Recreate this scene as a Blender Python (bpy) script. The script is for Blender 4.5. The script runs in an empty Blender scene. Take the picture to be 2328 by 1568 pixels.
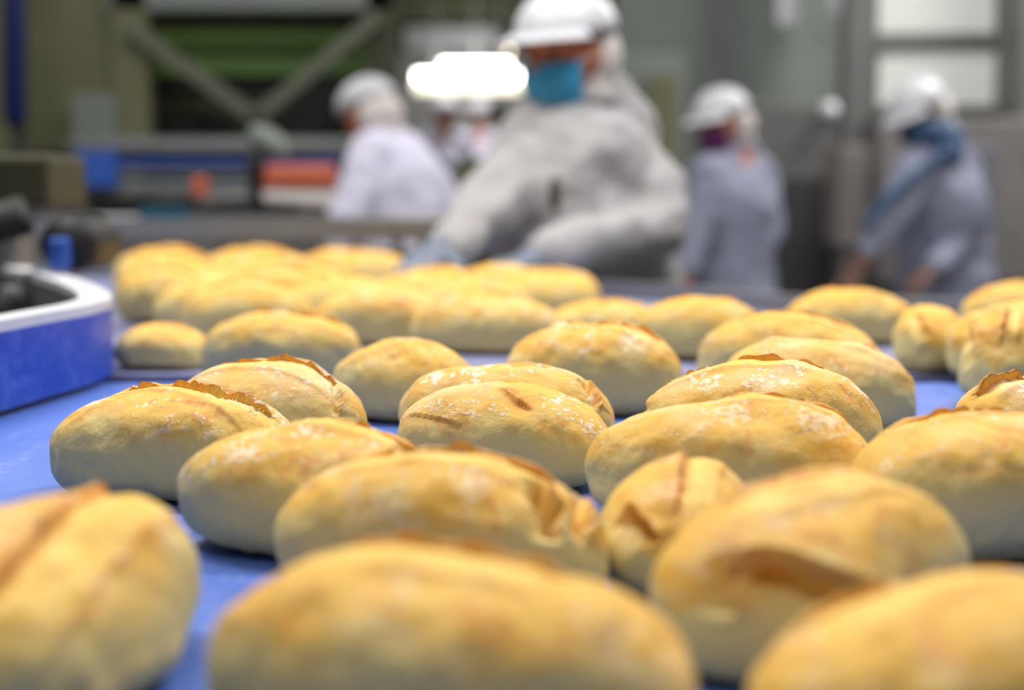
import bpy, bmesh, math, random
import numpy as np
from mathutils import Vector, Matrix

SC = bpy.context.scene
COL = SC.collection
R = math.radians

# ------------------------------------------------------------------ camera
FPX = 3233.0                 # focal length in pixels of the 2328 px wide frame (50 mm lens)
HORIZON = 434.0
BELT = 0.90                  # belt surface above the floor
CAMZ = BELT + 0.20
PITCH = math.atan((784.0 - HORIZON) / FPX)
cam_d = bpy.data.cameras.new('camera'); cam = bpy.data.objects.new('camera', cam_d); COL.objects.link(cam)
cam_d.sensor_width = 36.0; cam_d.lens = 36.0 * FPX / 2328.0
cam_d.clip_start = 0.02; cam_d.clip_end = 60
cam.location = (0, 0, CAMZ); cam.rotation_euler = (math.pi / 2 - PITCH, 0, 0)
cam_d.dof.use_dof = True; cam_d.dof.focus_distance = 0.97; cam_d.dof.aperture_fstop = 3.0
SC.camera = cam

# ------------------------------------------------------------------ world, lights, exposure
world = bpy.data.worlds.new('world'); SC.world = world; world.use_nodes = True
world.node_tree.nodes['Background'].inputs[0].default_value = (0.80, 0.88, 1.0, 1)
world.node_tree.nodes['Background'].inputs[1].default_value = 0.12
SC.view_settings.view_transform = 'Standard'; SC.view_settings.look = 'None'
SC.view_settings.gamma = 1.0; SC.view_settings.use_curve_mapping = False
SC.view_settings.exposure = 0.09
LAMPS = [(-1.3, 2.0, 84, 'near left'), (1.3, 2.0, 78, 'near right'), (-1.3, 4.6, 17, 'middle left'), (1.3, 4.6, 24, 'middle right'), (0.0, -0.6, 18, 'nearest, behind the lens'), (3.2, 6.2, 125, 'far right'), (-3.0, 6.6, 34, 'far left'), (0.0, 10.5, 90, 'farthest')]
for (lx, ly, le, lw) in LAMPS:
    ld = bpy.data.lights.new('lamp_light', 'AREA'); ld.shape = 'RECTANGLE'; ld.size = 1.5; ld.size_y = 0.5
    ld.energy = le; ld.color = (1.0, 0.97, 0.92)
    lo = bpy.data.objects.new('lamp_light', ld); COL.objects.link(lo); lo.location = (lx, ly, 3.63)

# ------------------------------------------------------------------ helpers: geometry of the view
CP, SP = math.cos(PITCH), math.sin(PITCH)
def ray(px, py):
    x = (px - 1164.0) / FPX; y = (784.0 - py) / FPX
    return Vector((x, CP + y * SP, y * CP - SP))
def at(px, py, Y):                       # point on the ray of a pixel at distance Y in front of the camera
    r = ray(px, py); return Vector((0, 0, CAMZ)) + r * (Y / r.y)
def on_z(px, py, z):                     # point on the ray of a pixel at height z
    r = ray(px, py); return Vector((0, 0, CAMZ)) + r * ((z - CAMZ) / r.z)

# ------------------------------------------------------------------ helpers: objects
def link(o, parent=None):
    COL.objects.link(o)
    if parent is not None: o.parent = parent
    return o
def tag(o, label=None, cat=None, group=None, kind=None):
    if label: o['label'] = label
    if cat: o['category'] = cat
    if group: o['group'] = group
    if kind: o['kind'] = kind
    return o
def empty(name, loc, rz=0.0):
    o = bpy.data.objects.new(name, None); link(o); o.location = loc; o.rotation_euler = (0, 0, rz)
    o.empty_display_size = 0.05
    return o
def child(o, parent):                    # parts are written in world coordinates, then hung under their thing
    o.parent = parent
    m = Matrix.Translation(parent.location) @ parent.rotation_euler.to_matrix().to_4x4()
    o.matrix_parent_inverse = m.inverted()
    return o

class MB:
    def __init__(s): s.bm = bmesh.new()
    def add(s, verts, faces, smooth=True):
        vs = [s.bm.verts.new(v) for v in verts]
        for f in faces:
            try:
                fc = s.bm.faces.new([vs[i] for i in f]); fc.smooth = smooth
            except ValueError: pass
        return s
    def box(s, c, d, rot=None, bev=0.0):
        t = bmesh.new(); bmesh.ops.create_cube(t, size=1.0)
        for v in t.verts: v.co = Vector((v.co.x * d[0], v.co.y * d[1], v.co.z * d[2]))
        if bev > 0: bmesh.ops.bevel(t, geom=t.edges[:], offset=bev, segments=2, affect='EDGES', profile=0.5)
        M = (rot.to_4x4() if rot is not None else Matrix.Identity(4))
        t.verts.ensure_lookup_table()
        idx = {v: i for i, v in enumerate(t.verts)}
        s.add([(M @ v.co) + Vector(c) for v in t.verts], [[idx[v] for v in f.verts] for f in t.faces], False)
        t.free(); return s
    def box2(s, a, b, bev=0.0):
        a = Vector(a); b = Vector(b); d = b - a
        return s.box((a + b) / 2, (abs(d.x), abs(d.y), abs(d.z)), None, bev)
    def beam(s, p, q, w, h, up=Vector((0, 0, 1)), bev=0.0):      # rectangular bar from p to q
        p = Vector(p); q = Vector(q); x = (q - p).normalized()
        y = up.cross(x)
        if y.length < 1e-4: y = Vector((1, 0, 0)).cross(x)
        y.normalize(); z = x.cross(y)
        rot = Matrix((x, y, z)).transposed()
        return s.box((p + q) / 2, ((q - p).length, w, h), rot, bev)
    def tube(s, pts, r, n=14, closed_ends=True):
        pts = [Vector(p) for p in pts]
        rs = r if isinstance(r, (list, tuple)) else [r] * len(pts)
        verts = []; faces = []; ref = None
        for i, p in enumerate(pts):
            a = pts[max(i - 1, 0)]; b = pts[min(i + 1, len(pts) - 1)]; d = (b - a).normalized()
            if ref is None: ref = Vector((0, 0, 1)) if abs(d.z) < 0.9 else Vector((1, 0, 0))
            u = (ref - d * ref.dot(d)).normalized(); w = d.cross(u); ref = u
            for k in range(n):
                an = 2 * math.pi * k / n; verts.append(p + (u * math.cos(an) + w * math.sin(an)) * rs[i])
        for i in range(len(pts) - 1):
            for k in range(n):
                k2 = (k + 1) % n; faces.append([i * n + k, i * n + k2, (i + 1) * n + k2, (i + 1) * n + k])
        if closed_ends:
            faces.append(list(range(n))[::-1]); faces.append([(len(pts) - 1) * n + k for k in range(n)])
        return s.add(verts, faces)
    def ell(s, c, r, rot=None, nu=24, nv=16, zmin=-1.0):
        verts = []; faces = []; c = Vector(c)
        M = rot if rot is not None else Matrix.Identity(3)
        th0 = math.acos(max(-1, min(1, zmin)))
        for j in range(nv + 1):
            th = th0 * j / nv
            for i in range(nu):
                ph = 2 * math.pi * i / nu
                v = Vector((math.sin(th) * math.cos(ph) * r[0], math.sin(th) * math.sin(ph) * r[1], math.cos(th) * r[2]))
                verts.append(c + M @ v)
        for j in range(nv):
            for i in range(nu):
                i2 = (i + 1) % nu; faces.append([j * nu + i, (j + 1) * nu + i, (j + 1) * nu + i2, j * nu + i2])
        if zmin > -1: faces.append([nv * nu + i for i in range(nu)])
        return s.add(verts, faces)
    def cap(s, p0, r0, p1, r1, n=16, k=5):   # tapered capsule
        p0 = Vector(p0); p1 = Vector(p1); d = (p1 - p0)
        if d.length < 1e-6: return s.ell(p0, (r0, r0, r0))
        d.normalize(); pts = []; rs = []
        for i in range(k): a = math.pi / 2 * (i + 0.25) / k; pts.append(p0 - d * r0 * math.cos(a)); rs.append(r0 * math.sin(a))
        pts += [p0, p1]; rs += [r0, r1]
        for i in range(k): a = math.pi / 2 * (k - i - 0.75) / k; pts.append(p1 + d * r1 * math.cos(a)); rs.append(r1 * math.sin(a))
        return s.tube(pts, rs, n)
    def build(s, name, m, parent=None, tris=False):
        bmesh.ops.recalc_face_normals(s.bm, faces=s.bm.faces[:])
        me = bpy.data.meshes.new(name); s.bm.to_mesh(me); s.bm.free()
        if m is not None: me.materials.append(m)
        o = bpy.data.objects.new(name, me); link(o)
        if parent is not None: child(o, parent)
        return o

# ------------------------------------------------------------------ materials
def srgb(r, g, b):
    f = lambda c: (c / 255 / 12.92) if c / 255 <= 0.04045 else ((c / 255 + 0.055) / 1.055) ** 2.4
    return (f(r), f(g), f(b), 1.0)
class NT:
    def __init__(s, name):
        s.m = bpy.data.materials.new(name); s.m.use_nodes = True; s.t = s.m.node_tree
        s.b = s.t.nodes['Principled BSDF']
    def n(s, typ, **kw):
        x = s.t.nodes.new(typ)
        for k, v in kw.items():
            if k in x.inputs.keys() if isinstance(k, str) else False: pass
            setattr(x, k, v)
        return x
    def l(s, a, b): s.t.links.new(a, b)
    def noise(s, scale, detail=4, rough=0.55, vec=None, dist=0.0):
        x = s.n('ShaderNodeTexNoise'); x.inputs['Scale'].default_value = scale
        x.inputs['Detail'].default_value = detail; x.inputs['Roughness'].default_value = rough
        x.inputs['Distortion'].default_value = dist
        if vec is not None: s.l(vec, x.inputs['Vector'])
        return x.outputs['Fac']
    def ramp(s, fac, a, b, interp='LINEAR'):
        x = s.n('ShaderNodeMapRange'); x.interpolation_type = 'SMOOTHSTEP' if interp == 'S' else 'LINEAR'
        x.clamp = True
        x.inputs['From Min'].default_value = a; x.inputs['From Max'].default_value = b
        s.l(fac, x.inputs['Value']); return x.outputs['Result']
    def math(s, op, a, b=None, clamp=False):
        x = s.n('ShaderNodeMath'); x.operation = op; x.use_clamp = clamp
        for i, v in enumerate((a, b)):
            if v is None: continue
            if isinstance(v, (int, float)): x.inputs[i].default_value = v
            else: s.l(v, x.inputs[i])
        return x.outputs[0]
    def mix(s, fac, a, b):
        x = s.n('ShaderNodeMix'); x.data_type = 'RGBA'
        for sock, v in ((x.inputs[0], fac), (x.inputs[6], a), (x.inputs[7], b)):
            if isinstance(v, tuple): sock.default_value = v
            elif isinstance(v, (int, float)): sock.default_value = v
            else: s.l(v, sock)
        return x.outputs[2]
    def bump(s, h, strength, dist):
        x = s.n('ShaderNodeBump'); x.inputs['Strength'].default_value = strength; x.inputs['Distance'].default_value = dist
        s.l(h, x.inputs['Height']); s.l(x.outputs[0], s.b.inputs['Normal'])
    def obj(s): return s.n('ShaderNodeTexCoord').outputs['Object']
    def attr(s, name):
        x = s.n('ShaderNodeAttribute'); x.attribute_name = name; return x.outputs['Fac']

def plain(name, col, rough=0.5, metal=0.0, var=0.12, scale=6.0, bump=0.0, bscale=120.0, spec=None):
    t = NT(name); v = t.obj()
    f = t.noise(scale, 4, 0.6, v)
    c2 = tuple(c * (1 - var * 2.2) for c in col[:3]) + (1.0,)
    c1 = tuple(min(1, c * (1 + var)) for c in col[:3]) + (1.0,)
    t.l(t.mix(f, c2, c1), t.b.inputs['Base Color'])
    t.b.inputs['Roughness'].default_value = rough; t.b.inputs['Metallic'].default_value = metal
    if spec is not None: t.b.inputs['Specular IOR Level'].default_value = spec
    if bump: t.bump(t.noise(bscale, 3, 0.6, v), bump, 0.002)
    return t.m
def glow(name, col, strength):
    t = NT(name); t.b.inputs['Base Color'].default_value = col
    t.b.inputs['Emission Color'].default_value = col; t.b.inputs['Emission Strength'].default_value = strength
    return t.m

def bread_material():
    t = NT('baked_crust'); v = t.obj()
    info = t.n('ShaderNodeObjectInfo')
    off = t.n('ShaderNodeVectorMath'); off.operation = 'ADD'; t.l(v, off.inputs[0])
    sc = t.n('ShaderNodeVectorMath'); sc.operation = 'SCALE'; sc.inputs[0].default_value = (7, 3, 5)
    t.l(info.outputs['Random'], sc.inputs['Scale']); t.l(sc.outputs[0], off.inputs[1]); p = off.outputs[0]
    top = t.attr('top'); band = t.attr('band'); brown = t.attr('brown'); crumb = t.attr('crumb'); dust = t.attr('dust')
    pale = srgb(226, 209, 143); gold = srgb(243, 192, 84); orange = srgb(220, 142, 58); deep = srgb(200, 118, 42)
    yellow = srgb(250, 212, 112); crumbc = srgb(240, 224, 158); flour = srgb(255, 246, 228)
    n1 = t.noise(28, 5, 0.62, p); n2 = t.noise(60, 4, 0.6, p, 0.8); n3 = t.noise(330, 3, 0.55, p)
    base = t.mix(t.ramp(t.math('ADD', top, t.math('MULTIPLY', t.math('SUBTRACT', n1, 0.5), 1.4)), 0.12, 0.86, 'S'), pale, gold)
    blot = t.math('MULTIPLY', t.ramp(n2, 0.53, 0.68, 'S'), t.ramp(top, 0.15, 0.75, 'S'))
    base = t.mix(t.math('MULTIPLY', blot, 0.75), base, orange)
    # smooth stretched dough inside the cut
    st = t.n('ShaderNodeMapping'); st.inputs['Scale'].default_value = (0.25, 1.4, 1.2); t.l(p, st.inputs['Vector'])
    streak = t.noise(120, 4, 0.6, st.outputs[0])
    bandc = t.mix(t.ramp(streak, 0.42, 0.68, 'S'), yellow, gold)
    base = t.mix(t.math('MULTIPLY', band, 0.85), base, bandc)
    holes = t.n('ShaderNodeTexVoronoi'); holes.inputs['Scale'].default_value = 260; t.l(p, holes.inputs['Vector'])
    base = t.mix(crumb, base, crumbc)
    bn = t.math('MULTIPLY', brown, t.ramp(n2, 0.25, 0.6), True)
    base = t.mix(t.math('MULTIPLY', bn, 1.0, True), base, t.mix(t.ramp(n3, 0.35, 0.65), orange, deep))
    # flour: clumps where a fine and a coarse pattern agree
    cl = t.noise(240, 3, 0.55, p); cm = t.noise(34, 3, 0.6, p)
    fl = t.math('MULTIPLY', t.ramp(t.math('ADD', cl, t.math('MULTIPLY', t.math('SUBTRACT', cm, 0.5), 1.15)), 0.60, 0.67, 'S'),
                t.math('MULTIPLY', dust, t.math('SUBTRACT', 1.0, t.math('MULTIPLY', band, 0.8))), True)
    base = t.mix(t.math('MULTIPLY', fl, 0.85), base, flour)
    haze = t.math('MULTIPLY', t.ramp(t.noise(16, 2, 0.5, p), 0.5, 0.72, 'S'), t.math('MULTIPLY', dust, 0.35))
    base = t.mix(haze, base, flour)
    t.l(base, t.b.inputs['Base Color'])
    t.b.inputs['Roughness'].default_value = 0.62; t.b.inputs['Specular IOR Level'].default_value = 0.35
    wr = t.noise(95, 5, 0.65, p, 0.6)
    h = t.math('ADD', t.math('MULTIPLY', n3, 0.35), t.math('ADD', t.math('MULTIPLY', wr, 0.9), t.math('MULTIPLY', fl, 0.55)))
    h = t.math('SUBTRACT', h, t.math('MULTIPLY', t.math('MULTIPLY', crumb, t.ramp(holes.outputs['Distance'], 0.5, 0.1)), 1.8))
    t.bump(h, 0.55, 0.0016)
    return t.m
M_BREAD = bread_material()

def ear_material():
    t = NT('torn_browned_crust'); v = t.obj()
    tip = t.attr('tip'); n = t.noise(180, 4, 0.6, v)
    c = t.mix(t.ramp(t.math('ADD', tip, t.math('MULTIPLY', t.math('SUBTRACT', n, 0.5), 1.2)), 0.25, 1.05), srgb(242, 196, 100), srgb(206, 132, 50))
    t.l(c, t.b.inputs['Base Color']); t.b.inputs['Roughness'].default_value = 0.65
    t.bump(t.noise(420, 3, 0.6, v), 0.6, 0.001)
    return t.m
M_EAR = ear_material()

def belt_material(name, a, b, dustc, amount, lo=0.53, hi=0.72):
    t = NT(name); v = t.obj()
    mp = t.n('ShaderNodeMapping'); mp.inputs['Scale'].default_value = (5.0, 0.7, 1); mp.inputs['Rotation'].default_value = (0, 0, R(-62)); t.l(v, mp.inputs['Vector'])
    s1 = t.noise(9, 6, 0.7, mp.outputs[0], 0.4); s2 = t.noise(14, 6, 0.65, v)
    c = t.mix(s2, a, b)
    d = t.ramp(t.math('ADD', t.math('MULTIPLY', s1, 0.6), t.math('MULTIPLY', t.noise(70, 5, 0.7, v), 0.4)), lo, hi, 'S')
    c = t.mix(t.math('MULTIPLY', d, amount), c, dustc)
    t.l(c, t.b.inputs['Base Color']); t.b.inputs['Roughness'].default_value = 0.42
    t.bump(t.noise(260, 2, 0.5, v), 0.25, 0.0006)
    return t.m
M_BELT = belt_material('blue_belt', srgb(76, 110, 202), srgb(100, 134, 220), srgb(186, 200, 244), 0.6)
M_BELT2 = belt_material('violet_grey_belt', srgb(126, 132, 178), srgb(148, 152, 190), srgb(205, 205, 220), 0.5)
M_GUIDE = belt_material('deep_blue_guide_face', srgb(3, 62, 180), srgb(16, 82, 200), srgb(120, 148, 235), 0.5, 0.44, 0.68)
M_WHITE = plain('white_plastic', srgb(228, 230, 236), 0.4)
M_STEEL = plain('brushed_steel', srgb(150, 152, 156), 0.38, 0.6, 0.1, 9)
M_STEELD = plain('dull_grey_steel', srgb(118, 118, 118), 0.5, 0.3)
M_OLIVE = plain('olive_painted_metal', srgb(112, 114, 84), 0.6)
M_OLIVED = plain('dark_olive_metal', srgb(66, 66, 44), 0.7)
M_GREEN = plain('green_panel', srgb(104, 142, 68), 0.6, 0, 0.2, 2)
M_GREYG = plain('grey_green_panel', srgb(128, 136, 132), 0.5)
M_BRACE = plain('grey_olive_metal', srgb(104, 108, 92), 0.6)
M_BLACK = plain('black_rubber_and_shade', srgb(16, 16, 18), 0.55)
M_NAVY = plain('navy_blue_plastic', srgb(3, 24, 86), 0.4)
M_BLUE = plain('bright_blue_plastic', srgb(50, 95, 190), 0.45)
M_TEAL = plain('teal_plastic', srgb(28, 92, 122), 0.5)
M_ORANGE = plain('orange_painted_metal', srgb(192, 96, 66), 0.5)
M_COAT = plain('white_cotton', srgb(174, 173, 176), 0.85, 0, 0.06, 12, 0.3, 400)
M_COATB = plain('bluish_white_cotton', srgb(228, 226, 250), 0.85, 0, 0.05, 12, 0.3, 400)
M_COATG = plain('grey_blue_cotton', srgb(146, 150, 174), 0.85, 0, 0.08, 12, 0.3, 400)
M_CAP = plain('white_cap_plastic', srgb(214, 217, 224), 0.4, 0, 0.04)
M_NET = plain('hair_net_fabric', srgb(226, 218, 216), 0.85, 0, 0.08, 60, 0.5, 300)
M_MASK = plain('blue_mask_fabric', srgb(62, 160, 205), 0.8, 0, 0.06, 20)
M_MASKP = plain('purple_mask_fabric', srgb(92, 30, 96), 0.8, 0, 0.06, 20)
M_MASKD = plain('slate_blue_fabric', srgb(62, 88, 124), 0.8, 0, 0.06, 20)
M_SKIN = plain('skin', srgb(196, 118, 82), 0.55, 0, 0.08, 14)
M_SKIND = plain('brown_skin', srgb(132, 96, 82), 0.55, 0, 0.08, 14)
M_GLOVE = plain('grey_blue_glove', srgb(120, 130, 150), 0.5, 0, 0.08, 20)
M_TROU = plain('white_trouser_cloth', srgb(196, 198, 204), 0.85)
M_SHOE = plain('white_work_shoe', srgb(200, 200, 200), 0.5)
M_FLOOR = plain('grey_floor_coating', srgb(112, 112, 112), 0.35, 0, 0.1, 1.5)
M_WALLB = plain('dim_olive_wall', srgb(92, 94, 78), 0.8)
M_WALLG = plain('grey_wall_panel', srgb(140, 140, 142), 0.6)
M_CEIL = plain('ceiling_panel', srgb(190, 190, 188), 0.8)
M_LAMP = glow('lamp_diffuser', (1, 0.99, 0.95, 1), 14.0)
M_PANE = glow('frosted_daylight_pane', (0.70, 0.73, 0.70, 1), 0.2)
M_EYE = plain('dark_eye', srgb(30, 22, 18), 0.2)

# ------------------------------------------------------------------ the hall
def struct(name, a, b, m):
    o = MB().box2(a, b).build(name, m); tag(o, kind='structure'); return o
struct('floor', (-5, -2.5, -0.1), (5, 15, 0), M_FLOOR)
struct('ceiling', (-5, -2.5, 4.0), (5, 15, 4.1), M_CEIL)
struct('wall_back', (-5, 15, 0), (5, 15.1, 4.0), M_WALLB)
struct('wall_left', (-5.1, -2.5, 0), (-5, 15, 4.0), M_WALLG)
struct('wall_right', (5, -2.5, 0), (5.1, 15, 4.0), M_WALLG)
struct('wall_front', (-5, -2.6, 0), (5, -2.5, 4.0), M_WALLG)
for (lx, ly, le, lw) in LAMPS:
    e = empty('ceiling_lamp', (lx, ly, 4.0)); tag(e, 'strip lamp under the ceiling, ' + lw + ' one of the eight', 'lamp', 'strip lamps under the ceiling')
    b = MB(); b.box2((lx - .8, ly - .3, 3.7), (lx + .8, ly + .3, 3.76), .006); b.box2((lx - .5, ly - .02, 3.76), (lx - .46, ly + .02, 4.0)); b.box2((lx + .46, ly - .02, 3.76), (lx + .5, ly + .02, 4.0))
    b.build('housing', M_WHITE, e)
    MB().box2((lx - .74, ly - .25, 3.685), (lx + .74, ly + .25, 3.70)).build('diffuser', M_PANE, e)

# ------------------------------------------------------------------ noise for the meshes
def vnoise(P, seed=0):
    P = np.asarray(P, float); I = np.floor(P).astype(np.int64); F = P - I; F = F * F * (3 - 2 * F)
    def h(ix, iy, iz):
        n = (ix * 374761393 + iy * 668265263 + iz * 2147483647 + seed * 1274126177) & 0xffffffff
        n = ((n ^ (n >> 13)) * 1274126177) & 0xffffffff; n = (n ^ (n >> 16)) & 0xffffffff
        n = ((n ^ (n >> 11)) * 2246822519) & 0xffffffff
        return ((n ^ (n >> 15)) & 0xffffff) / float(0xffffff)
    x, y, z = I[..., 0], I[..., 1], I[..., 2]; fx, fy, fz = F[..., 0], F[..., 1], F[..., 2]
    r = 0
    for dx in (0, 1):
        for dy in (0, 1):
            for dz in (0, 1):
                w = (fx if dx else 1 - fx) * (fy if dy else 1 - fy) * (fz if dz else 1 - fz)
                r = r + w * h(x + dx, y + dy, z + dz)
    return r * 2 - 1
def fbm(P, seed=0, o=3):
    r = 0; a = 1.0
    for i in range(o):
        r = r + a * vnoise(P * (2 ** i) + 13.7 * i, seed + i); a *= 0.5
    return r
def sst(x, a, b):
    t = np.clip((x - a) / (b - a), 0, 1); return t * t * (3 - 2 * t)

# ------------------------------------------------------------------ bread rolls
def roll_surface(T, A, L, W, H, seed, fat=2.25):
    r = np.clip(1 - np.abs(T) ** fat, 0, None) ** (1 / fat)
    x = T * L / 2
    ca = np.cos(A); sa = np.sin(A); zc = 0.42 * H
    k = np.where(ca >= 0, 2.15, 3.0)
    q = (np.abs(ca) ** k + np.abs(sa) ** k) ** (-1 / k)      # superellipse cross section, squarer below
    y = r * sa * q * W / 2
    z = np.where(ca >= 0, zc + r ** 1.12 * ca * q * (H - zc), zc + r ** 0.45 * ca * q * zc)
    P = np.stack([x, y, z], -1)
    return P
def make_roll(L, W, H, seed, cuts, res=(150, 96), dust=0.7, ear=True, lump=1.0):
    """cuts: list of dicts pts[(t,a)], w, d, lip, band, side, crumb"""
    nt, na = res
    s = np.linspace(-1, 1, nt); T = np.sin(s * math.pi / 2) * 0.35 + s * 0.65
    T = np.clip(T / T[-1], -1, 1); Tt = np.sign(T) * np.minimum(np.abs(T), 0.99995)
    A = np.linspace(-math.pi, math.pi, na, endpoint=False)
    TT, AA = np.meshgrid(Tt, A, indexing='ij')
    rng = random.Random(seed)
    off = np.array([rng.uniform(0, 50) for _ in range(3)])
    P = roll_surface(TT, AA, L, W, H, seed)
    def normals(P):
        du = np.gradient(P, axis=0); dv = (np.roll(P, -1, 1) - np.roll(P, 1, 1)); N = np.cross(dv, du)
        l = np.linalg.norm(N, axis=-1, keepdims=True); N = N / np.maximum(l, 1e-12)
        C = P - np.array([0, 0, 0.42 * H]); sgn = np.sign((N * C).sum(-1, keepdims=True)); sgn[sgn == 0] = 1
        return N * sgn
    N = normals(P)
    N[0] = (-1, 0, 0); N[-1] = (1, 0, 0)
    P0 = P.copy()
    D = fbm((P0 + off) * 26, seed) * 0.0030 * lump + fbm((P0 + off) * 9, seed + 5, 2) * 0.0040 * lump + fbm((P0 + off) * 120, seed + 9) * 0.00035
    brown = np.zeros(TT.shape); band = np.zeros(TT.shape); crumb = np.zeros(TT.shape)
    ears = []
    for ci, c in enumerate(cuts):
        pts = c['pts']; n = 40
        ts = np.linspace(0, 1, n); kk = np.linspace(0, 1, len(pts))
        pt = np.interp(ts, kk, [p[0] for p in pts]); pa = np.interp(ts, kk, [p[1] for p in pts])
        if len(pts) > 2:                 # soften the corners
            for _ in range(4):
                pt[1:-1] = (pt[:-2] + pt[1:-1] * 2 + pt[2:]) / 4; pa[1:-1] = (pa[:-2] + pa[1:-1] * 2 + pa[2:]) / 4
        line = roll_surface(pt, pa, L, W, H, seed)
        clen = np.linalg.norm(np.diff(line, axis=0), axis=1).sum()
        jit = fbm(np.stack([ts * clen / 0.011, ts * 0, ts * 0], -1) + off, seed + 3 + ci, 3)
        Q = P0.reshape(-1, 3); best = np.full(len(Q), 9.0); sp = np.zeros(len(Q)); sg = np.ones(len(Q))
        for i in range(n - 1):
            a, b = line[i], line[i + 1]; ab = b - a; l2 = max((ab ** 2).sum(), 1e-12)
            u = np.clip(((Q - a) @ ab) / l2, 0, 1); cp = a + u[:, None] * ab; dd = np.linalg.norm(Q - cp, axis=1)
            upd = dd < best; best = np.where(upd, dd, best); sp = np.where(upd, (i + u) / (n - 1), sp)
            # which side: cross product with the outward direction
            nrm = cp - np.array([cp[:, 0].mean() * 0, 0, 0.42 * H]); nrm = cp * np.array([0.25, 1, 1]) - np.array([0, 0, 0.42 * H])
            side = np.sign((np.cross(ab, Q - cp) * nrm).sum(1)); sg = np.where(upd, side, sg)
        best = best.reshape(TT.shape); sp = sp.reshape(TT.shape); sg = sg.reshape(TT.shape) * c.get('side', 1)
        dlt = best * sg                   # > 0 the lifted lip's side, < 0 the opened side
        dlt = dlt + np.interp(sp, ts, jit) * c.get('rag', 0.0012)
        tap = sst(sp, 0, 0.16) * sst(1 - sp, 0, 0.16)
        lat = np.exp(-np.maximum(best - 0.0, 0) / 0.05)
        w, d, lip, bw = c['w'], c['d'], c['lip'], c.get('band', 0.0)
        # beyond the ends nothing happens
        D += tap * (dlt >= 0) * lip * np.exp(-np.abs(dlt) / 0.007) * (1 + 0.5 * np.interp(sp, ts, jit))
        neg = -dlt
        D += tap * (dlt < 0) * (-d * np.exp(-(neg / w) ** 2) + (lip * np.exp(-neg / 0.0015)))
        if bw:
            inb = sst(neg, 0, 0.002) * (1 - sst(neg, bw * 0.85, bw * 1.05)) * tap
            band = np.maximum(band, inb)
            edge = np.exp(-((neg - bw) / 0.0022) ** 2) * tap * (dlt < 0)
            D += edge * 0.0012; D += inb * 0.0008
            brown = np.maximum(brown, edge * 0.45)
        brown = np.maximum(brown, tap * np.exp(-(np.maximum(np.abs(dlt), 0) / c.get('bw2', 0.0030)) ** 2) * c.get('brown', 0.9))
        brown = np.maximum(brown, tap * (dlt >= 0) * np.exp(-(dlt / c.get('wide', .013)) ** 2) * c.get('brown', .9) * c.get('wb', .6))
        cr = c.get('crumb', 0)
        if cr:
            lo, hi = c.get('crumb_at', (0, 1))
            cm = (dlt < 0) * sst(neg, 0.0005, 0.002) * (1 - sst(neg, w * 1.1, w * 1.7)) * sst(sp, lo, lo + 0.08) * (1 - sst(sp, hi - 0.08, hi))
            crumb = np.maximum(crumb, cm * cr)
            D += cm * fbm((P0 + off) * 330, seed + 21) * 0.0013
        if ear and c.get('ear', 0):
            ears.append((c, ts, pt, pa, line))
    brown = brown * (1 - 0.8 * crumb)
    # undercut and flat foot
    P = P0 + N * D[..., None]
    P[0] = P[0].mean(0); P[-1] = P[-1].mean(0)
    foot = 0.0015
    low = P[..., 2] < foot + 0.006
    z = P[..., 2]; P[..., 2] = np.where(z < foot + 0.004, foot + 0.004 * np.exp((np.minimum(z, foot + .004) - foot - 0.004) / 0.004), z)
    P[..., 2] -= P[..., 2].min()
    me = bpy.data.meshes.new('bread_roll')
    nv = nt * na; me.vertices.add(nv); me.vertices.foreach_set('co', P.reshape(-1).astype(np.float32))
    i, j = np.meshgrid(np.arange(nt - 1), np.arange(na), indexing='ij'); j2 = (j + 1) % na
    F = np.stack([i * na + j, (i + 1) * na + j, (i + 1) * na + j2, i * na + j2], -1).reshape(-1, 4)
    nf = len(F); me.loops.add(nf * 4); me.polygons.add(nf)
    me.loops.foreach_set('vertex_index', F.reshape(-1).astype(np.int32))
    me.polygons.foreach_set('loop_start', np.arange(0, nf * 4, 4, dtype=np.int32))
    me.polygons.foreach_set('use_smooth', np.ones(nf, bool))
    me.update(calc_edges=True)
    bm = bmesh.new(); bm.from_mesh(me); bmesh.ops.recalc_face_normals(bm, faces=bm.faces[:]); bm.to_mesh(me); bm.free()
    topv = np.cos(AA) * (1 - 0.25 * np.abs(TT) ** 3)
    dv = sst(topv + fbm((P0 + off) * 20, seed + 31, 2) * 0.35, 0.15, 0.85) * dust
    for nm, arr in (('top', topv), ('band', band), ('brown', brown), ('crumb', crumb), ('dust', dv)):
        at_ = me.attributes.new(nm, 'FLOAT', 'POINT'); at_.data.foreach_set('value', np.clip(arr, -1, 1).reshape(-1).astype(np.float32))
    me.materials.append(M_BREAD)
    earms = []
    for (c, ts, pt, pa, line) in ears:
        m = 150; u = np.linspace(0.06, 0.94, m); lt = np.interp(u, ts, pt); la = np.interp(u, ts, pa)
        fi = np.interp(lt, Tt, np.arange(nt)); fj = (la + math.pi) / (2 * math.pi) * na
        i0 = np.clip(fi.astype(int), 0, nt - 2); j0 = np.floor(fj).astype(int); di = (fi - i0)[:, None]; dj = (fj - j0)[:, None]
        def sm(G): return (G[i0, j0 % na] * (1 - dj) + G[i0, (j0 + 1) % na] * dj) * (1 - di) + (G[i0 + 1, j0 % na] * (1 - dj) + G[i0 + 1, (j0 + 1) % na] * dj) * di
        B = sm(P)
        for _ in range(3): B[1:-1] = (B[:-2] + 2 * B[1:-1] + B[2:]) / 4
        el_ = np.linalg.norm(np.diff(B, axis=0), axis=1).sum()
        e = 0.02; Bn = roll_surface(lt, la + e, L, W, H, seed) - roll_surface(lt, la, L, W, H, seed); tan = np.gradient(B, axis=0)
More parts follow.
